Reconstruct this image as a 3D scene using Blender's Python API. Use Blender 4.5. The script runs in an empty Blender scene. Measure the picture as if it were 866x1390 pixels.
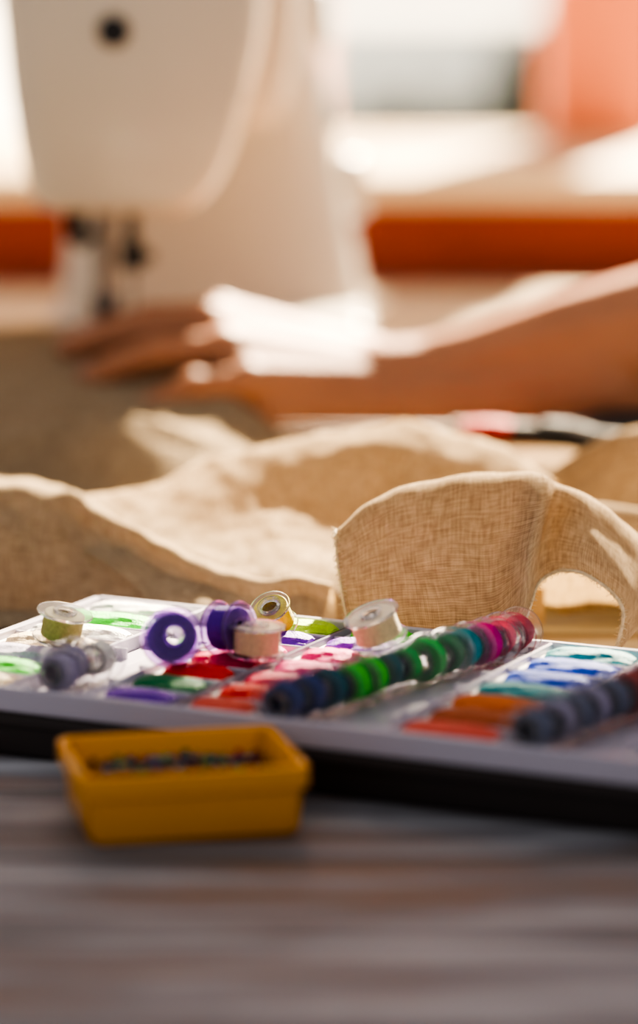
import bpy, bmesh, math, random
from mathutils import Vector, Matrix, noise
random.seed(7)
S=bpy.context.scene
COL=S.collection
pi=math.pi

# ---------------------------------------------------------------- helpers
def link(o,parent=None):
    COL.objects.link(o)
    if parent: o.parent=parent
    return o
def empty(name,loc=(0,0,0),rot=(0,0,0),parent=None):
    e=bpy.data.objects.new(name,None); e.location=loc; e.rotation_euler=rot; e.empty_display_size=.02
    return link(e,parent)
def mesh_obj(name,bm,mats,parent=None,smooth=True,loc=(0,0,0),rot=(0,0,0)):
    me=bpy.data.meshes.new(name)
    bmesh.ops.recalc_face_normals(bm,faces=bm.faces[:])
    bm.to_mesh(me); bm.free()
    if not isinstance(mats,(list,tuple)): mats=[mats]
    for m in mats: me.materials.append(m)
    if smooth:
        for p in me.polygons: p.use_smooth=True
        try: me.set_sharp_from_angle(angle=math.radians(40))
        except Exception: pass
    o=bpy.data.objects.new(name,me); o.location=loc; o.rotation_euler=rot
    return link(o,parent)
def add_box(bm,x0,x1,y0,y1,z0,z1,bev=0,mi=0,seg=2,M=None):
    r=bmesh.ops.create_cube(bm,size=1)
    vs=r['verts']
    for v in vs:
        v.co=Vector((x0+(v.co.x+.5)*(x1-x0),y0+(v.co.y+.5)*(y1-y0),z0+(v.co.z+.5)*(z1-z0)))
    fs=set(f for v in vs for f in v.link_faces)
    if bev>0:
        es=list(set(e for v in vs for e in v.link_edges))
        rr=bmesh.ops.bevel(bm,geom=es,offset=bev,segments=seg,affect='EDGES',profile=.5)
        fs=set(rr['faces'])|set(f for f in fs if f.is_valid)
        vs=list(set(v for f in fs for v in f.verts))
    for f in fs: f.material_index=mi
    if M:
        for v in vs: v.co=M@v.co
def box(name,x0,x1,y0,y1,z0,z1,mat,parent=None,bev=.002,seg=3):
    bm=bmesh.new(); add_box(bm,x0,x1,y0,y1,z0,z1,bev,0,seg)
    return mesh_obj(name,bm,mat,parent)
def add_rings(bm,rings,mi=0,cap=True,closed=True,M=None):
    R=[[bm.verts.new((M@Vector(p)) if M else Vector(p)) for p in r] for r in rings]
    n=len(R[0])
    for a,b in zip(R,R[1:]):
        for i in range(n if closed else n-1):
            j=(i+1)%n
            f=bm.faces.new((a[i],a[j],b[j],b[i])); f.material_index=mi
    if cap:
        for r in (R[0],R[-1]):
            f=bm.faces.new(r); f.material_index=mi
def add_lathe(bm,prof,n=32,mi=0,M=None,closed_prof=False):
    rings=[]
    for k in range(n):
        a=2*pi*k/n
        rings.append([(r*math.cos(a),r*math.sin(a),z) for r,z in prof])
    R=[[bm.verts.new((M@Vector(p)) if M else Vector(p)) for p in r] for r in rings]
    m=len(prof)
    for k in range(n):
        a=R[k];b=R[(k+1)%n]
        for i in range(m if closed_prof else m-1):
            j=(i+1)%m
            f=bm.faces.new((a[i],a[j],b[j],b[i])); f.material_index=mi
def add_cyl(bm,p0,p1,r0,r1=None,n=20,mi=0):
    p0=Vector(p0);p1=Vector(p1); r1=r0 if r1 is None else r1
    d=(p1-p0).normalized(); q=d.to_track_quat('Z','Y').to_matrix()
    rings=[]
    for p,r in ((p0,r0),(p1,r1)):
        rings.append([p+q@Vector((r*math.cos(2*pi*k/n),r*math.sin(2*pi*k/n),0)) for k in range(n)])
    add_rings(bm,rings,mi)
def cr(p0,p1,p2,p3,t):
    return 0.5*((2*p1)+(p2-p0)*t+(2*p0-5*p1+4*p2-p3)*t*t+(3*p1-p0-3*p2+p3)*t**3)
def spline(pts,n,closed=False):
    pts=[Vector(p) for p in pts]; m=len(pts); out=[]
    segs=m if closed else m-1
    tot=n if closed else n-1
    for k in range(n):
        t=k/tot*segs; i=min(int(t),segs-1); f=t-i
        if closed: a,b,c,d=[pts[(i+j)%m] for j in (-1,0,1,2)]
        else:
            b=pts[i]; c=pts[i+1]
            a=pts[i-1] if i>0 else 2*b-c
            d=pts[i+2] if i+2<m else 2*c-b
        out.append(cr(a,b,c,d,f))
    return out
def tube(bm,pts,r,n=8,mi=0,taper=None):
    pts=[Vector(p) for p in pts]; rings=[]
    for i,p in enumerate(pts):
        t=(pts[min(i+1,len(pts)-1)]-pts[max(i-1,0)]).normalized()
        q=t.to_track_quat('Z','Y').to_matrix()
        rr=r*(taper(i/(len(pts)-1)) if taper else 1)
        rings.append([p+q@Vector((rr*math.cos(2*pi*k/n),rr*math.sin(2*pi*k/n),0)) for k in range(n)])
    add_rings(bm,rings,mi)

# ---------------------------------------------------------------- materials
def newmat(name):
    m=bpy.data.materials.new(name); m.use_nodes=True
    nt=m.node_tree; b=nt.nodes.get('Principled BSDF')
    return m,nt,b
def N(nt,t,**kw):
    n=nt.nodes.new(t)
    for k,v in kw.items(): setattr(n,k,v)
    return n
def plain(name,col,rough=.5,metal=0,spec=.5,trans=0,noise_amt=.06,nscale=60,bump=0,bscale=200,coat=0,ior=1.45,sss=0):
    m,nt,b=newmat(name)
    tc=N(nt,'ShaderNodeTexCoord'); no=N(nt,'ShaderNodeTexNoise'); no.inputs['Scale'].default_value=nscale
    nt.links.new(tc.outputs['Object'],no.inputs['Vector'])
    mx=N(nt,'ShaderNodeMix',data_type='RGBA')
    mx.inputs[6].default_value=[max(0,c*(1-noise_amt)) for c in col]+[1]
    mx.inputs[7].default_value=[min(1,c*(1+noise_amt)) for c in col]+[1]
    nt.links.new(no.outputs['Fac'],mx.inputs[0]); nt.links.new(mx.outputs[2],b.inputs['Base Color'])
    b.inputs['Roughness'].default_value=rough; b.inputs['Metallic'].default_value=metal
    b.inputs['Specular IOR Level'].default_value=spec; b.inputs['IOR'].default_value=ior
    b.inputs['Transmission Weight'].default_value=trans; b.inputs['Coat Weight'].default_value=coat
    if sss:
        b.inputs['Subsurface Weight'].default_value=sss; b.inputs['Subsurface Scale'].default_value=.01
        b.inputs['Subsurface Radius'].default_value=(1,.35,.2)
    if bump:
        n2=N(nt,'ShaderNodeTexNoise'); n2.inputs['Scale'].default_value=bscale; n2.inputs['Detail'].default_value=4
        nt.links.new(tc.outputs['Object'],n2.inputs['Vector'])
        bp=N(nt,'ShaderNodeBump'); bp.inputs['Strength'].default_value=bump; bp.inputs['Distance'].default_value=.001
        nt.links.new(n2.outputs['Fac'],bp.inputs['Height']); nt.links.new(bp.outputs[0],b.inputs['Normal'])
    return m
def linen_mat():
    m,nt,b=newmat('linen_weave'); nt.nodes.remove(b)
    out=nt.nodes.get('Material Output')
    uv=N(nt,'ShaderNodeUVMap')
    def wave(direction,sc,dist):
        w=N(nt,'ShaderNodeTexWave',wave_type='BANDS',bands_direction=direction)
        w.inputs['Scale'].default_value=sc; w.inputs['Distortion'].default_value=dist
        w.inputs['Detail'].default_value=2; w.inputs['Detail Scale'].default_value=1.0
        nt.links.new(uv.outputs[0],w.inputs['Vector']); return w
    wx=wave('X',.44,1.0); wy=wave('Y',.44,1.0)
    def streak(sx,sy):
        mp=N(nt,'ShaderNodeMapping'); mp.inputs['Scale'].default_value=(sx,sy,1)
        nt.links.new(uv.outputs[0],mp.inputs['Vector'])
        n=N(nt,'ShaderNodeTexNoise'); n.inputs['Scale'].default_value=1; n.inputs['Detail'].default_value=2
        nt.links.new(mp.outputs[0],n.inputs['Vector']); return n
    s1=streak(.12,1.2); s2=streak(1.2,.12); s3=streak(.05,.05)
    def math_(op,a,b2):
        n=N(nt,'ShaderNodeMath',operation=op)
        for i,x in enumerate((a,b2)):
            if isinstance(x,(int,float)): n.inputs[i].default_value=x
            else: nt.links.new(x,n.inputs[i])
        return n.outputs[0]
    wv=math_('MULTIPLY',math_('ADD',wx.outputs['Fac'],wy.outputs['Fac']),.5)
    st=math_('MULTIPLY',math_('ADD',s1.outputs['Fac'],s2.outputs['Fac']),.5)
    h=math_('ADD',math_('MULTIPLY',wv,.34),math_('MULTIPLY',st,1.0))
    h=math_('ADD',h,math_('MULTIPLY',math_('SUBTRACT',s3.outputs['Fac'],.5),.18))
    cr_=N(nt,'ShaderNodeValToRGB')
    cr_.color_ramp.elements[0].position=.38; cr_.color_ramp.elements[0].color=(.23,.16,.095,1)
    cr_.color_ramp.elements[1].position=.95; cr_.color_ramp.elements[1].color=(.75,.61,.43,1)
    nt.links.new(h,cr_.inputs[0])
    bp=N(nt,'ShaderNodeBump'); bp.inputs['Strength'].default_value=.6; bp.inputs['Distance'].default_value=.0004
    nt.links.new(h,bp.inputs['Height'])
    d=N(nt,'ShaderNodeBsdfDiffuse'); t=N(nt,'ShaderNodeBsdfTranslucent')
    nt.links.new(cr_.outputs[0],d.inputs['Color'])
    tm=N(nt,'ShaderNodeMix',data_type='RGBA',blend_type='MULTIPLY'); tm.inputs[0].default_value=1
    nt.links.new(cr_.outputs[0],tm.inputs[6]); tm.inputs[7].default_value=(1,.84,.54,1)
    nt.links.new(tm.outputs[2],t.inputs['Color'])
    nt.links.new(bp.outputs[0],d.inputs['Normal'])
    mx=N(nt,'ShaderNodeMixShader'); mx.inputs[0].default_value=.32
    nt.links.new(d.outputs[0],mx.inputs[1]); nt.links.new(t.outputs[0],mx.inputs[2])
    nt.links.new(mx.outputs[0],out.inputs['Surface'])
    return m
def wood_mat(name,plank=.075,c1=(.20,.20,.22),c2=(.42,.42,.45),c3=(.30,.22,.17),rough=.42):
    m,nt,b=newmat(name)
    tc=N(nt,'ShaderNodeTexCoord'); sp=N(nt,'ShaderNodeSeparateXYZ'); nt.links.new(tc.outputs['Object'],sp.inputs[0])
    def M(op,a,b2=None):
        n=N(nt,'ShaderNodeMath',operation=op)
        for i,x in enumerate((a,b2)):
            if x is None: continue
            if isinstance(x,(int,float)): n.inputs[i].default_value=x
            else: nt.links.new(x,n.inputs[i])
        return n.outputs[0]
    yp=M('DIVIDE',sp.outputs['Y'],plank); idx=M('FLOOR',yp); fr=M('SUBTRACT',yp,idx)
    cmb=N(nt,'ShaderNodeCombineXYZ')
    nt.links.new(M('MULTIPLY',M('ADD',sp.outputs['X'],M('MULTIPLY',idx,3.7)),6),cmb.inputs[0])
    nt.links.new(M('MULTIPLY',sp.outputs['Y'],45),cmb.inputs[1]); nt.links.new(idx,cmb.inputs[2])
    n1=N(nt,'ShaderNodeTexNoise'); n1.inputs['Scale'].default_value=1; n1.inputs['Detail'].default_value=7; n1.inputs['Roughness'].default_value=.62; n1.inputs['Distortion'].default_value=.5
    nt.links.new(cmb.outputs[0],n1.inputs['Vector'])
    r=N(nt,'ShaderNodeValToRGB'); e=r.color_ramp.elements
    e[0].position=.34; e[0].color=(*c3,1); e[1].position=.66; e[1].color=(*c2,1)
    k=e.new(.48); k.color=(*c1,1)
    nt.links.new(n1.outputs['Fac'],r.inputs[0])
    wn=N(nt,'ShaderNodeTexWhiteNoise',noise_dimensions='1D'); nt.links.new(idx,wn.inputs['W'])
    tone=M('ADD',M('MULTIPLY',wn.outputs['Value'],.5),.75)
    seam=M('MINIMUM',M('MULTIPLY',M('MINIMUM',fr,M('SUBTRACT',1,fr)),25),1)
    seam=M('ADD',M('MULTIPLY',seam,.85),.15)
    mul=N(nt,'ShaderNodeMix',data_type='RGBA',blend_type='MULTIPLY'); mul.inputs[0].default_value=1
    nt.links.new(r.outputs[0],mul.inputs[6])
    cc=N(nt,'ShaderNodeCombineColor')
    ts=M('MULTIPLY',tone,seam)
    for i in range(3): nt.links.new(ts,cc.inputs[i])
    nt.links.new(cc.outputs[0],mul.inputs[7]); nt.links.new(mul.outputs[2],b.inputs['Base Color'])
    bp=N(nt,'ShaderNodeBump'); bp.inputs['Strength'].default_value=.5; bp.inputs['Distance'].default_value=.001
    nt.links.new(M('ADD',n1.outputs['Fac'],M('MULTIPLY',seam,2)),bp.inputs['Height']); nt.links.new(bp.outputs[0],b.inputs['Normal'])
    b.inputs['Roughness'].default_value=rough
    return m

LINEN=linen_mat()
TABLE=wood_mat('weathered_table_wood',.08,(.18,.18,.20),(.42,.43,.46),(.19,.12,.09),.5)
SILLW=plain('pale_sill_wood',(.82,.64,.42),.45,nscale=8,noise_amt=.12)
REDW=plain('red_brown_board',(.36,.055,.018),.5,nscale=12,noise_amt=.2)
ORANGE=plain('orange_frame_paint',(.72,.23,.12),.5)
WALL=plain('wall_plaster',(.75,.68,.6),.9,bump=.2)
FLOORM=wood_mat('floor_wood',.12,(.25,.16,.10),(.4,.27,.17),(.15,.09,.05),.5)
CREAM=plain('machine_cream_plastic',(.64,.57,.47),.30,coat=.2,noise_amt=.02)
MGREY=plain('machine_grey_plastic',(.35,.33,.31),.4)
DARK=plain('dark_plastic',(.02,.02,.022),.4)
STEEL=plain('brushed_steel',(.20,.18,.165),.35,metal=1)
CASE=plain('case_dark_brown',(.035,.026,.024),.5)
TRAYW=plain('tray_white_plastic',(.56,.53,.62),.28,coat=.3,noise_amt=.02)
CARD=plain('white_card',(.7,.68,.68),.6)
YEL=plain('yellow_plastic',(.84,.36,.008),.35,coat=.25,noise_amt=.03)
SKIN=plain('skin',(.47,.225,.13),.5,spec=.3,nscale=40,noise_amt=.12,bump=.5,bscale=350,sss=.10)
NAIL=plain('finger_nail',(.62,.33,.25),.25)
SHIRT=plain('shirt_cotton',(.7,.68,.66),.9,bump=.4,bscale=500)
CLEAR=plain('clear_bobbin_plastic',(.93,.93,.95),.06,trans=.95,ior=1.35,noise_amt=.01)
CLEARV=plain('violet_bobbin_plastic',(.66,.45,.90),.08,trans=.9,ior=1.35,noise_amt=.01)
GLARE=plain('sun_glare_cream',(.76,.61,.41),.8,nscale=6,noise_amt=.12)  # cream colour stands in for warm sun glare on the far tabletop
def threadmat(name,c):
    return plain('thread_'+name,c,.5,noise_amt=.3,nscale=900,bump=.6,bscale=1500)
TH={k:threadmat(k,v) for k,v in dict(
 white=(.8,.8,.76),cream=(.76,.62,.40),green=(.02,.50,.08),bgreen=(.08,.75,.05),dgreen=(.005,.20,.07),teal=(.0,.28,.32),
 dteal=(.005,.15,.19),navy=(.02,.06,.28),blue=(.015,.10,.65),violet=(.14,.02,.42),purple=(.20,.03,.5),pink=(.88,.03,.24),
 crimson=(.70,.01,.09),red=(.82,.02,.015),coral=(.88,.12,.08),orange=(.75,.18,.03),brown=(.5,.12,.04),yellow=(.90,.74,.03),
 olive=(.38,.34,.14),grey=(.42,.38,.54),maroon=(.35,.005,.035),brick=(.5,.07,.045),slate=(.17,.20,.31),lime=(.45,.75,.05),mag=(.6,.01,.26)).items()}

# ---------------------------------------------------------------- room
SY=2.62; HT=1.50; SZ=.0636; WB=2.97
bm=bmesh.new()
add_box(bm,-2.5,2.5,SY,WB,-.75,SZ-.0015)
add_box(bm,-2.5,-1.05,SY,WB,SZ-.0015,HT+.5)
add_box(bm,1.65,2.5,SY,WB,SZ-.0015,HT+.5)
add_box(bm,-2.5,2.5,SY,WB,HT,HT+.5)
mesh_obj('wall_back',bm,WALL,smooth=False)
box('trim_red_board',-1.05,1.65,SY-.02,SY-.001,-.045,SZ,REDW,bev=.003)
box('window_sill',-1.05,1.65,SY-.045,2.93,SZ+.001,SZ+.0245,SILLW,bev=.004)
w=empty('window_1')
box('frame_bottom',-1.05,1.65,2.935,3.0,SZ,SZ+.027,SILLW,w)
box('frame_top',-1.05,1.65,2.935,3.0,HT-.06,HT,ORANGE,w)
box('frame_left',-1.05,-.97,2.935,3.0,SZ+.028,HT-.06,ORANGE,w)
box('frame_post',.200,.300,2.935,3.01,SZ+.028,HT-.06,ORANGE,w)
box('frame_right',1.57,1.65,2.935,3.0,SZ+.028,HT-.06,ORANGE,w)
bm=bmesh.new(); add_box(bm,-2.5,2.5,-1.0,WB,-.80,-.75); mesh_obj('floor',bm,FLOORM,smooth=False)

# table
t=empty('work_table')
bm=bmesh.new(); add_box(bm,-.85,1.0,.30,SY-.025,-.04,0,.003); mesh_obj('table_top',bm,TABLE,t)
for i,(x,y) in enumerate(((-.78,.38),(.92,.38),(-.78,2.52),(.92,2.52))):
    box('leg_%d'%(i+1),x-.035,x+.035,y-.035,y+.035,-.75,-.041,TABLE,t,.004)
box('apron_1',-.74,.88,.36,.385,-.12,-.041,TABLE,t)
box('apron_2',-.74,.88,2.50,2.525,-.12,-.041,TABLE,t)
bm=bmesh.new(); rings=[]
for i in range(30):
    y=2.12+.36*i/29
    rings.append([(-.62+1.35*j/40,y+.01*math.sin(j),.0025+.002*(1+math.sin(j*.5+i*.3))) for j in range(41)])
add_rings(bm,rings,0,False,False); mesh_obj('sunlit_table_sheet',bm,GLARE)  # added sheet, coloured to imitate the sunlit far end of the table

def curtain():
    m,nt,b=newmat('sheer_curtain'); nt.nodes.remove(b)
    d=N(nt,'ShaderNodeBsdfDiffuse'); tr=N(nt,'ShaderNodeBsdfTranslucent'); mx=N(nt,'ShaderNodeMixShader')
    d.inputs[0].default_value=(.85,.66,.6,1); tr.inputs[0].default_value=(.9,.66,.58,1); mx.inputs[0].default_value=.4
    nt.links.new(d.outputs[0],mx.inputs[1]); nt.links.new(tr.outputs[0],mx.inputs[2]); nt.links.new(mx.outputs[0],nt.nodes['Material Output'].inputs[0])
    bm=bmesh.new(); n=80
    rings=[]
    for z in [ .091+ k*(HT-.1-.091)/10 for k in range(11)]:
        rings.append([(-.13+ .14*i/n, 2.89+.012*math.sin(i*.62)+.004*math.sin(i*.23+z*3), z) for i in range(n+1)])
    add_rings(bm,rings,0,False,False)
    mesh_obj('sheer_curtain',bm,m)
curtain()

# outside
GR=plain('outside_paving',(.75,.72,.68),.9,nscale=2,noise_amt=.1)
HG=plain('hedge_leaves',(.030,.033,.018),.95,spec=.1,nscale=5,noise_amt=.5)
FN=plain('grey_blue_fence',(.74,.82,.88),.8,nscale=2,noise_amt=.1)
bm=bmesh.new(); add_box(bm,-30,30,3.1,90,-1.3,-1.2); mesh_obj('ground_outside',bm,GR,smooth=False)
bm=bmesh.new()
for i in range(1100):
    x=random.uniform(.0,2.4); y=random.uniform(8.7,9.5)
    top=-.26+.30*max(0,min(1,(x-.46)/.12))+.04*math.sin(x*9)
    z=random.uniform(-1.10,top)
    bmesh.ops.create_icosphere(bm,subdivisions=1,radius=random.uniform(.06,.11),matrix=Matrix.Translation((x,y,z)))
mesh_obj('garden_hedge',bm,HG,smooth=False)
f=empty('garden_fence')
bm=bmesh.new()
for i in range(40):
    add_box(bm,-.15+i*.1,-.052+i*.1,12,12.03,-1.2,-.03,.002)
mesh_obj('planks',bm,FN,f)
box('rail',-.2,4,12.046,12.08,-.5,-.42,FN,f)
box('backing_board',-.15,3.85,12.031,12.045,-1.2,-.03,FN,f)

# ---------------------------------------------------------------- sewing machine
sm=empty('sewing_machine')
def outline_ring(out,y,s,dx=0,dz=0):
    cx=sum(p[0] for p in out)/len(out); cz=sum(p[1] for p in out)/len(out)
    return [(cx+(p[0]-cx)*s+dx,y,cz+(p[1]-cz)*s+dz) for p in out]
ol=[(-.158,.247),(-.157,.224),(-.155,.200),(-.151,.170),(-.146,.146),(-.139,.136),(-.125,.1335),(-.095,.1325),(-.072,.133),(-.060,.138),(-.050,.150),(-.042,.170),(-.034,.200),(-.0285,.228),(-.029,.262),(-.038,.290),(-.06,.302),(-.095,.305),(-.13,.302),(-.150,.285)]
o2=[(p.x,p.y) for p in spline([(a,b,0) for a,b in ol],72,True)]
bm=bmesh.new()
rg=[outline_ring(o2,1.655,.90),outline_ring(o2,1.6565,.94),outline_ring(o2,1.660,.975),outline_ring(o2,1.667,.995),outline_ring(o2,1.675,1.0),outline_ring(o2,1.755,1.0),outline_ring(o2,1.768,.97),outline_ring(o2,1.772,.9)]
add_rings(bm,rg); mesh_obj('head',bm,CREAM,sm)
arm=[(-.150,.185),(-.146,.172),(-.12,.168),(-.06,.168),(-.025,.172),(-.016,.19),(-.012,.23),(-.014,.27),(-.03,.298),(-.07,.305),(-.12,.305),(-.148,.29),(-.153,.24)]
a2=[(p.x,p.y) for p in spline([(a,b,0) for a,b in arm],60,True)]
bm=bmesh.new(); add_rings(bm,[outline_ring(a2,1.765,.9),outline_ring(a2,1.77,.98),outline_ring(a2,1.79,1),outline_ring(a2,2.06,1),outline_ring(a2,2.075,.97),outline_ring(a2,2.08,.9)]); mesh_obj('arm',bm,CREAM,sm)
bm=bmesh.new()
rings=[]
for z,x0,x1,y0,y1 in ((.055,-.150,.026,1.855,2.08),(.075,-.149,.025,1.868,2.08),(.10,-.148,.020,1.885,2.078),(.16,-.148,.008,1.895,2.076),(.20,-.148,.0,1.885,2.075),(.26,-.148,-.005,1.87,2.075)):
    cx,cy,hx,hy=(x0+x1)/2,(y0+y1)/2,(x1-x0)/2,(y1-y0)/2; r=[]
    for k in range(48):
        a=2*pi*k/48; c,s_=math.cos(a),math.sin(a); e=.32
        r.append((cx+hx*math.copysign(abs(c)**e,c),cy+hy*math.copysign(abs(s_)**e,s_),z))
    rings.append(r)
add_rings(bm,rings); mesh_obj('pillar',bm,CREAM,sm)
box('base',-.152,.030,1.79,2.085,.002,.064,CREAM,sm,.010,4)
box('free_arm',-.150,-.062,1.665,1.80,.014,.059,CREAM,sm,.012,4)
box('needle_plate',-.145,-.067,1.675,1.76,.0592,.0602,STEEL,sm,.0003,1)
bm=bmesh.new()
add_cyl(bm,(-.110,1.700,.076),(-.110,1.700,.140),.0052)
add_box(bm,-.117,-.103,1.692,1.708,.078,.090,.002)
mesh_obj('presser_bar',bm,STEEL,sm)
bm=bmesh.new()
add_box(bm,-.121,-.114,1.683,1.712,.0705,.0735,.001); add_box(bm,-.106,-.099,1.683,1.712,.0705,.0735,.001); add_box(bm,-.121,-.099,1.700,1.712,.0705,.076,.001)
add_box(bm,-.113,-.107,1.694,1.704,.073,.080,.001)
mesh_obj('presser_foot',bm,STEEL,sm)
bm=bmesh.new()
add_cyl(bm,(-.096,1.70,.112),(-.096,1.70,.140),.0038); add_cyl(bm,(-.096,1.70,.102),(-.096,1.70,.116),.0062); add_cyl(bm,(-.096,1.70,.109),(-.086,1.695,.109),.0035)
add_cyl(bm,(-.096,1.70,.068),(-.096,1.70,.104),.0006,.0011)
mesh_obj('needle_clamp',bm,DARK,sm)
bm=bmesh.new(); tube(bm,spline([(-.124,1.70,.138),(-.126,1.695,.125),(-.122,1.69,.116),(-.116,1.693,.12)],14),.0028); add_box(bm,-.130,-.119,1.694,1.704,.116,.136,.002)
mesh_obj('thread_guide',bm,DARK,sm)
bm=bmesh.new(); add_cyl(bm,(-.1015,1.6535,.2245),(-.1015,1.660,.2245),.0080,n=32); add_cyl(bm,(-.1015,1.6528,.2245),(-.1015,1.656,.2245),.005,n=24)
mesh_obj('face_screw_hole',bm,DARK,sm)
bm=bmesh.new(); add_box(bm,-.153,-.038,1.6552,1.6560,.1925,.1935); mesh_obj('cover_seam',bm,MGREY,sm)
bm=bmesh.new(); add_lathe(bm,[(0,.035),(.030,.035),(.036,.030),(.038,.022),(.036,.006),(.02,0),(0,0)],40,0,Matrix.Translation((-.075,2.08,.235))@Matrix.Rotation(-pi/2,4,'X')); mesh_obj('handwheel',bm,CREAM,sm)
for i,(y,z) in enumerate(((1.93,.225),(1.99,.225),(1.96,.125))):
    bm=bmesh.new(); add_lathe(bm,[(0,.016),(.016,.016),(.019,.012),(.02,0),(0,0)],32,0,Matrix.Translation((-.010 if z>.2 else .012,y,z))@Matrix.Rotation(pi/2,4,'Y')); mesh_obj('stitch_dial_%d'%(i+1),bm,CREAM,sm)
bm=bmesh.new(); add_cyl(bm,(-.09,1.95,.304),(-.09,1.95,.36),.003); add_lathe(bm,[(0,0),(.014,0),(.014,.003),(.011,.006),(.011,.036),(.014,.04),(.014,.043),(0,.043)],24,1,Matrix.Translation((-.09,1.95,.306))); mesh_obj('spool_pin_with_spool',bm,[MGREY,TH['cream']],sm)

# ---------------------------------------------------------------- fabric
def fabric_patch(name,ctrl,nu,nv,parent,wr=.0012,seed=0):
    colsd=[spline([Vector(p)*.001 for p in c],nv) for c in ctrl]
    grid=[[None]*nv for _ in range(nu)]
    for j in range(nv):
        row=spline([c[j] for c in colsd],nu)
        for i in range(nu): grid[i][j]=row[i]
    for i in range(nu):
        for j in range(nv):
            p=grid[i][j]; q=Vector((p.x*32+seed,p.y*22,p.z*26))
            q2=Vector((p.x*110+seed,p.y*80,p.z*70))
            d=noise.noise_vector(q)*wr*2.0+noise.noise_vector(q2)*wr*.6
            grid[i][j]=p+d
            if grid[i][j].z<.0015: grid[i][j].z=.0015
    return grid_mesh(name,grid,parent),grid
def grid_mesh(name,grid,parent):
    nu=len(grid); nv=len(grid[0])
    bm=bmesh.new(); uvl=bm.loops.layers.uv.new('UVMap')
    V=[[bm.verts.new(p) for p in r] for r in grid]
    jm=nv//2
    U=[0]
    for i in range(1,nu): U.append(U[-1]+(grid[i][jm]-grid[i-1][jm]).length*1000)
    W=[[0]*nv for _ in range(nu)]
    for i in range(nu):
        for j in range(1,nv): W[i][j]=W[i][j-1]+(grid[i][j]-grid[i][j-1]).length*1000
    Wm=[sum(W[i][j] for i in range(nu))/nu for j in range(nv)]
    for i in range(nu-1):
        for j in range(nv-1):
            f=bm.faces.new((V[i][j],V[i+1][j],V[i+1][j+1],V[i][j+1])); f.smooth=True
            for l,(a,b) in zip(f.loops,((i,j),(i+1,j),(i+1,j+1),(i,j+1))): l[uvl].uv=(U[a],Wm[b])
    me=bpy.data.meshes.new(name); bm.to_mesh(me); bm.free(); me.materials.append(LINEN)
    o=bpy.data.objects.new(name,me); link(o,parent)
    return o
fb=empty('linen_fabric')
A=[
 [(10,1236,46),(7,1224,52),(5,1212,53),(7,1205,40),(12,1203,20),(15,1204,5)],
 [(21,1246,54),(20,1234,59),(18,1219,60),(20,1206,43),(23,1199,20),(25,1198,4)],
 [(37,1256,58),(36,1243,64),(34,1225,66),(35,1207,46),(37,1195,20),(38,1192,3)],
 [(54,1268,54),(52,1250,64),(50,1228,69),(50,1207,48),(51,1192,20),(52,1186,3)],
 [(72,1286,34),(70,1260,58),(69,1229,71),(68,1206,48),(66,1190,22),(65,1183,8)],
 [(86,1296,14),(84,1264,50),(82,1222,74),(79,1196,54),(76,1185,37),(75,1181,25)],
 [(97,1300,6),(94,1268,44),(90,1234,69),(87,1220,57),(84,1209,46),(83,1203,38)],
 [(112,1304,6),(107,1270,38),(102,1230,64),(99,1212,56),(97,1203,47),(97,1200,41)],
 [(128,1304,5),(122,1268,32),(115,1230,54),(114,1212,44),(113,1201,35),(111,1197,28)],
 [(146,1304,4),(138,1268,22),(129,1234,40),(124,1211,28),(114,1196,18),(107,1190,10)],
]
oA,gA=fabric_patch('hem_fold',A,160,90,fb,.0012,3)
B=[
 [(-112,1362,41),(-110,1352,43),(-106,1340,42),(-100,1320,36),(-94,1300,28),(-74,1280,18),(-60,1264,12),(-56,1256,2)],
 [(-84,1364,42),(-83,1352,44),(-82,1338,42),(-76,1314,36),(-70,1294,30),(-52,1274,22),(-44,1256,15),(-42,1250,3)],
 [(-60,1376,50),(-58,1364,51.5),(-56,1349,48),(-53,1334,40),(-50,1320,33),(-40,1290,25),(-36,1266,19),(-35,1252,3)],
 [(-34,1386,55),(-33,1374,56),(-32,1358,52),(-30,1346,43),(-28,1334,36),(-22,1305,27),(-18,1272,20),(-17,1254,3)],
 [(-10,1392,61),(-10,1380,62.5),(-10,1363,58),(-10,1354,48),(-10,1343,40),(-7,1312,29),(-4,1276,21),(-3,1255,3)],
 [(14,1395,67),(12,1383,69),(11,1366,64),(11,1360,54),(10,1352,44),(8,1322,31),(8,1284,21),(8,1262,3)],
 [(34,1396,68),(32,1384,69.5),(30,1367,64),(28,1362,54),(27,1354,45),(28,1318,30),(28,1288,20),(28,1268,3)],
 [(56,1390,64),(53,1378,66),(51,1361,61),(51,1356,52),(51,1348,44),(48,1320,30),(48,1292,18),(48,1272,3)],
 [(76,1380,58),(73,1368,60.5),(69,1352,55),(69,1346,48),(69,1340,42),(66,1315,27),(65,1292,15),(65,1276,3)],
 [(100,1362,46),(96,1352,49),(87,1339,45),(86,1331,39),(86,1324,34),(88,1306,23),(88,1288,12),(88,1278,3)],
]
oB,gB=fabric_patch('arched_fold',B,140,110,fb,.0023,11)
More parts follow.
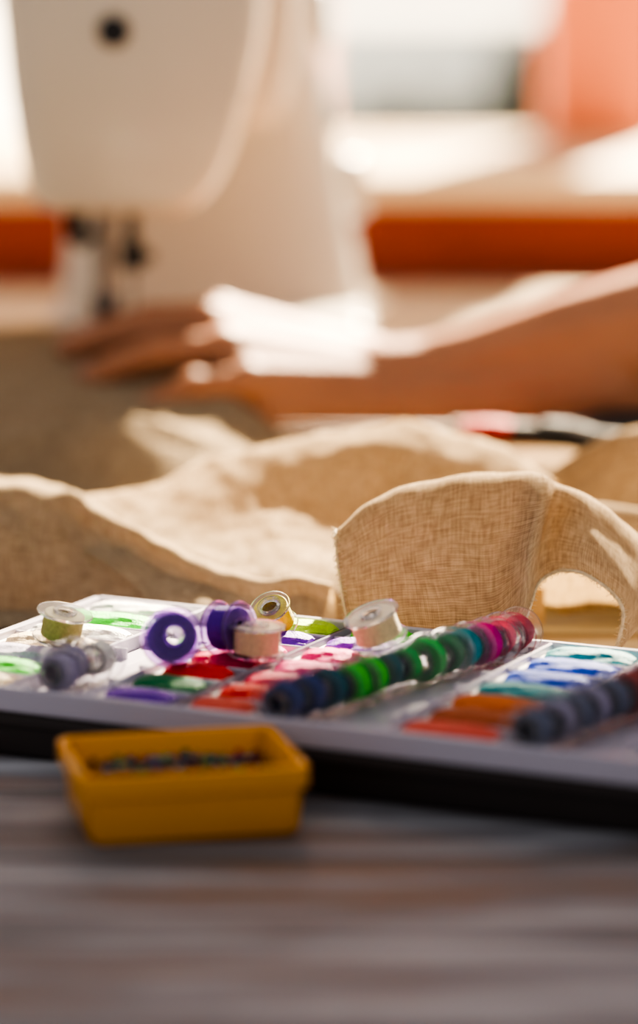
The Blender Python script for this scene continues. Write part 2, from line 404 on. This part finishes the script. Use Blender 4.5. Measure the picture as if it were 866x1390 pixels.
D=[
 [(-190,1440,25),(-185,1385,42),(-180,1345,54),(-182,1325,44),(-184,1312,22),(-185,1305,2)],
 [(-160,1440,25),(-155,1385,42),(-149,1342,56),(-150,1322,46),(-152,1310,24),(-153,1303,2)],
 [(-135,1440,25),(-133,1385,42),(-130,1337,55),(-130,1318,44),(-130,1306,22),(-130,1298,2)],
 [(-112,1435,22),(-110,1380,40),(-108,1332,52),(-106,1314,40),(-104,1300,22),(-103,1290,2)],
 [(-96,1430,16),(-93,1375,30),(-88,1318,44),(-86,1302,34),(-83,1290,20),(-81,1280,2)],
 [(-76,1400,8),(-72,1345,20),(-67,1297,36),(-64,1287,28),(-62,1277,14),(-60,1268,2)],
 [(-55,1380,3),(-51,1330,12),(-47,1284,28),(-45,1275,20),(-43,1268,10),(-42,1260,2)],
 [(-25,1370,3),(-22,1320,8),(-18,1269,23),(-17,1263,16),(-16,1258,8),(-16,1253,2)],
 [(5,1370,3),(5,1320,5),(6,1266,21),(6,1262,14),(6,1256,8),(6,1251,2)],
]
oD,gD=fabric_patch('left_fold',D,130,80,fb,.0026,23)
def sst(a,b,x):
    t=max(0,min(1,(x-a)/(b-a))); return t*t*(3-2*t)
def seg_ridge(x,y,ax,ay,bx,by,w,h,wb=None):
    P=Vector((x,y));Aa=Vector((ax,ay));Bb=Vector((bx,by)); d=Bb-Aa
    t=max(0,min(1,(P-Aa).dot(d)/d.length_squared)); v=P-(Aa+d*t); q=v.length
    if wb and v.y>0: w=wb
    return h*math.exp(-(q/w)**2)
def cz(x,y):
    left=1-sst(-.05,.03,x)
    bed=sst(1.46,1.665,y)
    out=sst(-.30,-.165,x)
    base=.005+ .061*bed*left*out + .010*bed*(1-left) + .012*(1-out)
    onbed=left*out*sst(1.57,1.63,y)
    f=.0022*math.sin(2*pi*(y*9+x*3))+.002*math.sin(2*pi*(y*5-x*7)+1.3)
    z=base+(f+.004)*(1-onbed)*sst(1.28,1.36,y)
    z+=seg_ridge(x,y,-.32,1.53,-.10,1.515,.026,.014,.05)
    z+=seg_ridge(x,y,-.10,1.515,.01,1.475,.024,.016,.045)
    z+=seg_ridge(x,y,-.32,1.44,-.05,1.43,.018,.020,.03)
    z+=seg_ridge(x,y,.06,1.42,.14,1.42,.020,.022,.04)
    z+=seg_ridge(x,y,.14,1.42,.32,1.39,.020,.026,.04)
    z+=seg_ridge(x,y,.10,1.345,.32,1.33,.018,.030,.03)
    z+=seg_ridge(x,y,.02,1.49,.30,1.485,.016,.012,.03)
    if y>1.50: 
        k=sst(1.50,1.58,y)*(1-left)
        z=z*(1-k)+min(z,.020)*k
    return max(.0015,z)
g=[]
nx,ny=190,160
for i in range(nx):
    x=-.36+.76*i/(nx-1); r=[]
    for j in range(ny):
        y=1.29+.47*j/(ny-1)
        yy=y+.02*math.sin(x*17)*(1-j/(ny-1))
        r.append(Vector((x,yy,cz(x,yy)))+noise.noise_vector(Vector((x*18,y*30,5)))*.0030+noise.noise_vector(Vector((x*60,y*60,5)))*.0009)
    g.append(r)
grid_mesh('lying_sheet',g,fb)
bm=bmesh.new()
hem=[gA[i][-1] for i in range(85,160)]+[gA[0][j] for j in range(25,88)]
for p in hem:
    for k in range(5):
        d=Vector((random.uniform(-1,1),random.uniform(-1,.2),random.uniform(-1,.5))).normalized()*random.uniform(.0008,.0024)
        q=p+Vector((random.uniform(-.0006,.0006),random.uniform(-.0005,.0005),random.uniform(-.0006,.0006)))
        e=q+d; mid=(q+e)/2+Vector((random.uniform(-1,1),random.uniform(-1,1),random.uniform(-1,1)))*.0005
        if e.z<.001: continue
        tube(bm,[q,mid,e],.00010,4)
mesh_obj('frayed_threads',bm,TH['cream'],fb)
bm=bmesh.new(); tube(bm,[gA[i][-1] for i in range(74,160)],.0007,6); tube(bm,[gA[0][j] for j in range(20,88)],.0005,6)
mesh_obj('selvedge_cord',bm,TH['cream'],fb)

# ---------------------------------------------------------------- thread organiser case
ANG=math.radians(-26)
tr=empty('thread_organizer_case',(-.0855,1.245,0),(0,0,ANG))
UL=.345; VL=.152
bm=bmesh.new(); add_box(bm,0,UL,-VL,0,.0,.0150,.002,0,3); add_box(bm,-.0015,UL+.0015,-VL-.0015,.0015,.0105,.0135,.0008)
mesh_obj('outer_shell',bm,CASE,tr)
bm=bmesh.new()
add_box(bm,.001,UL-.001,-VL+.001,-.001,.0152,.0170,.0004,0,1)
T0,T1=.0170,.0235
def wall(u0,u1,v0,v1,z1=T1): add_box(bm,u0,u1,v0,v1,T0-.0005,z1,.0005,0,1)
wall(.001,UL-.001,-.004,-.001); wall(.001,UL-.001,-VL+.001,-VL+.004); wall(.001,.004,-VL+.001,-.001); wall(UL-.004,UL-.001,-VL+.001,-.001)
flos=[(.004,.049),(.080,.112),(.113,.142),(.190,.228),(.269,.340)]
chan=[(.050,.079),(.143,.189),(.229,.268)]
rows=7; pv=(VL-.008)/rows
for (a,b) in flos:
    wall(a-.0012,a+.0002,-VL+.004,-.004); wall(b-.0002,b+.0012,-VL+.004,-.004)
    for k in range(1,rows): 
        v=-.004-k*pv; wall(a,b,v-.0008,v+.0008,T1-.001)
for (a,b) in chan:
    add_box(bm,a+.001,b-.001,-VL+.004,-.004,T0,T0+.0015,.0004,0,1)
    k=0
    while -.010-k*.0218>-VL+.006:
        v=-.010-k*.0218; add_box(bm,a+.001,a+.006,v-.0006,v+.0006,T0+.001,T1-.001,.0003,0,1); add_box(bm,b-.006,b-.001,v-.0006,v+.0006,T0+.001,T1-.001,.0003,0,1); k+=1
mesh_obj('white_insert',bm,TRAYW,tr)
cols=[['white','bgreen','white','cream','grey','bgreen','cream'],
      ['lime','violet','pink','crimson','red','dgreen','violet'],
      ['bgreen','purple','pink','pink','crimson','red','coral'],
      ['teal','blue','blue','teal','orange','brown','coral'],
      ['blue','teal','navy','pink','orange','slate','grey']]
def add_skein(bm,u,v,L,W,mi,z=.0205):
    rings=[];n=28;m=14; ph=random.random()*6
    for i in range(m+1):
        s=-1+2*i/m; k=(1-abs(s)**4*.45); r=[]
        for j in range(n):
            a=2*pi*j/n; q=1+.09*math.sin(9*a+s*4+ph)
            r.append((u+s*L/2,v+W*.5*k*q*math.cos(a)+.0006*math.sin(3*s+ph),z+.0042*k*q*math.sin(a)))
        rings.append(r)
    add_rings(bm,rings,mi)
keys=list(TH.keys())
bm=bmesh.new(); bc=bmesh.new()
for ci,(a,b) in enumerate(flos):
    for k in range(rows):
        v=-.004-(k+.5)*pv; c=keys.index(cols[ci][k])
        L=(b-a)-.005
        add_skein(bm,(a+b)/2,v+random.uniform(-.001,.001),L*random.uniform(.86,1),pv*.76,c)
        for e in (a+.002,b-.002): add_box(bc,e-.0015,e+.0015,v-pv*.34,v+pv*.34,.0172,.0212,.0006,0,1)
mesh_obj('embroidery_floss',bm,[TH[k] for k in keys],tr)
mesh_obj('floss_cards',bc,CARD,tr)

def bob_mesh(bm,M,mi_clear,mi_thr,fill=.0082,R=.0102,w=.0054):
    for s in (-1,1):
        z0=s*w; z1=s*(w-.0009)
        add_lathe(bm,[(.0030,z0),(R-.0003,z0),(R,(z0+z1)/2),(R-.0003,z1),(.0030,z1)],36,mi_clear,M,True)
        add_lathe(bm,[(.0030,z0),(.0044,z0),(.0044,z0+s*.0006),(.0030,z0+s*.0006)],24,mi_clear,M,True)
    add_lathe(bm,[(.0030,-w+.001),(.0038,-w+.001),(.0038,w-.001),(.0030,w-.001)],24,mi_clear,M,True)
    zz=[-w+.0013+ (2*w-.0026)*i/26 for i in range(27)]
    prof=[(.0040,zz[0])]+[(fill+.00014*(1 if i%2 else -1),z) for i,z in enumerate(zz)]+[(.0040,zz[-1])]
    add_lathe(bm,prof,40,mi_thr,M,True)
TR=Matrix.Translation; RX=lambda a:Matrix.Rotation(a,4,'X'); RZ=lambda a:Matrix.Rotation(a,4,'Z'); RY=lambda a:Matrix.Rotation(a,4,'Y')
def row(name,items,R=.0088):
    bm=bmesh.new()
    for (u,v,c) in items:
        M=TR((u+random.uniform(-.0012,.0012),v,.0187+R))@RZ(.02+random.uniform(-.2,.2))@RX(pi/2+random.uniform(-.07,.07))
        bob_mesh(bm,M,0,1+keys.index(c),R*random.uniform(.62,.80),R,.0046)
    mesh_obj(name,bm,[CLEAR]+[TH[k] for k in keys],tr)
c2=['navy','navy','dteal','bgreen','bgreen','dteal','green','green','dgreen','teal','mag','crimson','maroon']
row('bobbins_middle_row',[( .153+.027*i/12, -.143+i*.0109, c) for i,c in enumerate(c2)])
row('bobbins_clear_row',[(.066,-.139,'grey'),(.062,-.126,'grey'),(.066,-.113,'white')])
c3=['slate','grey','slate','grey','slate','brick','coral','brick','red','brick']
row('bobbins_right_row',[( .240+.016*i/9, -.142+i*.0116, c) for i,c in enumerate(c3)])
def loose(u,v,z,c,rx=0,rz=0,ry=0,fill=.0082,R=.0102,pl=None):
    bm=bmesh.new(); bob_mesh(bm,Matrix.Identity(4),0,1,fill,R)
    p=Matrix.Translation((-.0855,1.245,0))@RZ(ANG)@Vector((u,v,z))
    o=mesh_obj('sewing_bobbin',bm,[pl or CLEAR,TH[c]],None,loc=p); o.rotation_euler=(Matrix.Rotation(rz,4,'Z')@Matrix.Rotation(ry,4,'Y')@Matrix.Rotation(rx,4,'X')).to_euler()
loose(.1080,-.076,.0306,'cream',0,0,.03)
loose(.142,-.051,.0338,'cream',.18,0,-.35)
loose(.0870,-.099,.0340,'violet',pi/2-.35,.25,0,.0078,.0102,CLEARV)
loose(.097,-.076,.0338,'violet',pi/2-.1,.9,0,.0075,.0096,CLEARV)
loose(.034,-.083,.0302,'olive',.12,0,.2,.0072)
loose(.092,-.031,.0292,'yellow',pi/2-.9,-.5,0,.0065,.0078)

# ---------------------------------------------------------------- yellow box with beads
yb=empty('yellow_bead_box',(-.0430,1.0050,0),(0,0,math.radians(13)))
bm=bmesh.new()
hx,hy=.0355,.0278
def rr(hx,hy,z,r=.004,n=6):
    pts=[]
    for cx,cy,a0 in ((hx-r,hy-r,0),(-hx+r,hy-r,pi/2),(-hx+r,-hy+r,pi),(hx-r,-hy+r,1.5*pi)):
        for k in range(n+1):
            a=a0+pi/2*k/n; pts.append((cx+r*math.cos(a),cy+r*math.sin(a),z))
    return pts
add_rings(bm,[rr(hx-.004,hy-.003,.0006),rr(hx-.003,hy-.002,.002),rr(hx-.0020,hy-.0015,.0145),rr(hx-.0005,hy-.0005,.015),rr(hx,hy,.0155),rr(hx,hy,.0215),rr(hx-.0006,hy-.0006,.0222),rr(hx-.0022,hy-.0022,.0222),rr(hx-.0028,hy-.0028,.0215),rr(hx-.0045,hy-.0035,.004),rr(hx-.007,hy-.006,.0028)])
mesh_obj('tray_body',bm,YEL,yb)
bm=bmesh.new()
bd=['dgreen','maroon','navy','crimson','olive','dteal','violet','brown','slate','green','grey']
for i in range(720):
    x=random.uniform(-hx+.0065,hx-.0065); y=random.uniform(-hy+.0055,hy-.0055); r=random.uniform(.0011,.0018)
    z=.0045+random.random()*.0110+.0035*math.exp(-((x/.02)**2+(y/.015)**2))
    M=TR((x,y,z))@RX(random.uniform(0,3))@RY(random.uniform(0,3))
    add_lathe(bm,[(r*.35,-r*.6),(r*.85,-r*.55),(r,0),(r*.85,r*.55),(r*.35,r*.6)],10,i%len(bd),M,True)
BC={'dgreen':(.01,.15,.05),'maroon':(.2,.01,.03),'navy':(.02,.03,.12),'crimson':(.4,.02,.04),'olive':(.16,.15,.03),'dteal':(.01,.1,.11),'violet':(.1,.04,.2),'brown':(.2,.08,.03),'slate':(.1,.12,.16),'green':(.03,.3,.08),'grey':(.25,.22,.2)}
mesh_obj('glass_beads',bm,[plain('bead_'+k,BC[k],.12,noise_amt=.02,coat=.5) for k in bd],yb)

# ---------------------------------------------------------------- scissors
sc=empty('tailor_scissors',(.070,1.533,.043),(0,0,math.radians(-6)))
bm=bmesh.new()
for s in (-1,1):
    loop=[(.035,s*.004,0),(.05,s*.012,0),(.062,s*.030,0),(.085,s*.034,0),(.098,s*.020,0),(.090,s*.007,0),(.068,s*.004,0),(.05,s*.002,0)]
    tube(bm,spline(loop,40,True),.0064,10)
    tube(bm,spline([(-.002,-s*.001,0),(.015,s*.001,0),(.035,s*.004,0)],8),.0045,10)
mesh_obj('handles',bm,DARK,sc)
bm=bmesh.new(); 
for s in (-1,1): tube(bm,spline([(-.004,s*.003,.002),(.008,s*.003,.003),(.020,s*.004,.002)],10),.0030,8)
mesh_obj('red_grips',bm,TH['red'],sc)
bm=bmesh.new()
for s in (-1,1): add_rings(bm,[[(0,s*.001-.005,s*.0012),(0,s*.001+.006,s*.0012),(0,s*.001+.006,s*.0012+.0015),(0,s*.001-.005,s*.0012+.0015)],[(-.09,s*.004-.0008,s*.0012),(-.09,s*.004+.0008,s*.0012),(-.09,s*.004+.0008,s*.0012+.0008),(-.09,s*.004-.0008,s*.0012+.0008)]])
add_cyl(bm,(-.004,0,-.004),(-.004,0,.005),.004)
mesh_obj('blades',bm,STEEL,sc)

# ---------------------------------------------------------------- hand + arm
hp=empty('sewing_hand_and_arm')
bm=bmesh.new()
def bone(p0,p1,r0,r1,step=.0022):
    p0=Vector(p0)*.001;p1=Vector(p1)*.001; L=(p1-p0).length; n=max(2,int(L/step))
    for i in range(n+1):
        t=i/n; bmesh.ops.create_icosphere(bm,subdivisions=2,radius=(r0+(r1-r0)*t)*.001,matrix=Matrix.Translation(p0.lerp(p1,t)))
F={'index':[(-50,1661,81),(-84,1665,80),(-104,1668,75),(-117,1670,71)],
   'middle':[(-54,1638,80),(-91,1641,77),(-113,1643,72),(-125,1644,68)],
   'ring':[(-46,1614,71),(-80,1611,70),(-101,1611,63),(-113,1612,57)],
   'pinky':[(-34,1592,58),(-60,1587,57),(-77,1587,50),(-88,1588,44)]}
RR={'index':(10,8.6,7.8,6.4),'middle':(10.5,8.8,8,6.6),'ring':(10,8.4,7.6,6.2),'pinky':(9,7.6,6.8,5.6)}
wroot={'index':(35,1636,58),'middle':(36,1628,59),'ring':(36,1619,55),'pinky':(36,1610,50)}
for k,P in F.items():
    r=RR[k]
    bone(wroot[k],P[0],16,r[0]+2)
    for a in range(3): bone(P[a],P[a+1],r[a],r[a+1])
    bone(P[0],P[0],r[0]+2.8,r[0]+2.8)
    bone(P[1],P[1],r[1]+.9,r[1]+.9)
names=['index','middle','ring','pinky']
for a,b in zip(names,names[1:]):
    pa=Vector(F[a][0]);pb=Vector(F[b][0]);ra=Vector(wroot[a]);rb=Vector(wroot[b])
    for t in (.33,.67):
        m0=ra.lerp(rb,t); m1=pa.lerp(pb,t)+Vector((3,0,0))
        bone(m0,m1,16,10.6)
bone((34,1612,44),(-20,1598,44),22,17)
bone((30,1630,48),(-20,1640,60),18,15)
bone((28,1640,50),(-5,1664,56),16,13)
bone((18,1648,50),(-18,1680,56),14,11.5); bone((-18,1680,56),(-48,1694,66),10.5,9.2); bone((-48,1694,66),(-72,1693,72),9,7)
def limb(pts,rs):
    for a in range(len(pts)-1): bone(pts[a],pts[a+1],rs[a],rs[a+1],.005)
limb([(30,1620,53),(56,1622,53),(85,1618,57),(130,1612,67),(180,1606,77),(240,1600,90),(310,1596,104)],[23,25,29,36,41,44,42])
limb([(40,1612,44),(90,1606,47),(140,1600,54)],[21,25,31])
limb([(310,1596,104),(350,1598,160),(390,1604,230)],[43,45,48])
o=mesh_obj('skin_surface',bm,SKIN,hp)
md=o.modifiers.new('join','REMESH'); md.mode='VOXEL'; md.voxel_size=.0018; md.use_smooth_shade=True
md=o.modifiers.new('soften','SMOOTH'); md.factor=.6; md.iterations=5
bm=bmesh.new()
for k,P in F.items():
    a=Vector(P[2])*.001;b=Vector(P[3])*.001; d=(b-a).normalized(); side=Vector((0,1,0)); up=d.cross(side); 
    if up.z<0: up=-up
    M=Matrix.Translation(b-d*.001+up*(RR[k][3]*.001-.0012))@Matrix((d,side,up)).transposed().to_4x4()
    bmesh.ops.create_uvsphere(bm,u_segments=16,v_segments=8,radius=1,matrix=M@Matrix.Diagonal((.0058,.0046,.0014,1)))
mesh_obj('finger_nails',bm,NAIL,hp)
bm=bmesh.new(); rings=[]
P=[Vector(p)*.001 for p in ((285,1597,99),(300,1596,101),(318,1596,110),(345,1598,150),(372,1602,200),(395,1605,240))]
P=spline(P,30)
for i,p in enumerate(P):
    tdir=(P[min(i+1,29)]-P[max(i-1,0)]).normalized(); side=Vector((0,1,0)); up=tdir.cross(side)
    r=.053+.003*math.sin(i*1.1)+(.003 if i<5 else 0)
    rings.append([p+side*r*math.cos(2*pi*k/40)*(1+.03*math.sin(k*1.9+i))+up*r*math.sin(2*pi*k/40) for k in range(40)])
add_rings(bm,rings,0,False); o=mesh_obj('rolled_sleeve',bm,SHIRT,hp)
md=o.modifiers.new('thickness','SOLIDIFY'); md.thickness=.002

# ---------------------------------------------------------------- light
sun=bpy.data.lights.new('sun','SUN'); sun.energy=26; sun.angle=math.radians(1.6); sun.color=(1,.83,.60)
so=bpy.data.objects.new('sun',sun); link(so)
az=math.radians(16); el=math.radians(36)
dirv=-Vector((math.sin(az)*math.cos(el),math.cos(az)*math.cos(el),math.sin(el)))
so.rotation_euler=dirv.to_track_quat('-Z','Y').to_euler(); so.location=(1,4,3)
wd=bpy.data.worlds.new('World'); S.world=wd; wd.use_nodes=True
bg=wd.node_tree.nodes['Background']; bg.inputs[0].default_value=(.96,.92,.93,1); bg.inputs[1].default_value=.36

# ---------------------------------------------------------------- camera
cam=bpy.data.cameras.new('camera'); co=bpy.data.objects.new('camera',cam); link(co)
co.location=(0,0,.275); co.rotation_euler=(math.radians(80),0,0)
cam.sensor_fit='HORIZONTAL'; cam.sensor_width=24; cam.lens=124.7
cam.dof.use_dof=True; cam.dof.focus_distance=1.20; cam.dof.aperture_fstop=3.7
cam.clip_start=.02; cam.clip_end=200
S.camera=co
S.view_settings.view_transform='AgX'
S.view_settings.look='AgX - High Contrast'
S.view_settings.exposure=.42
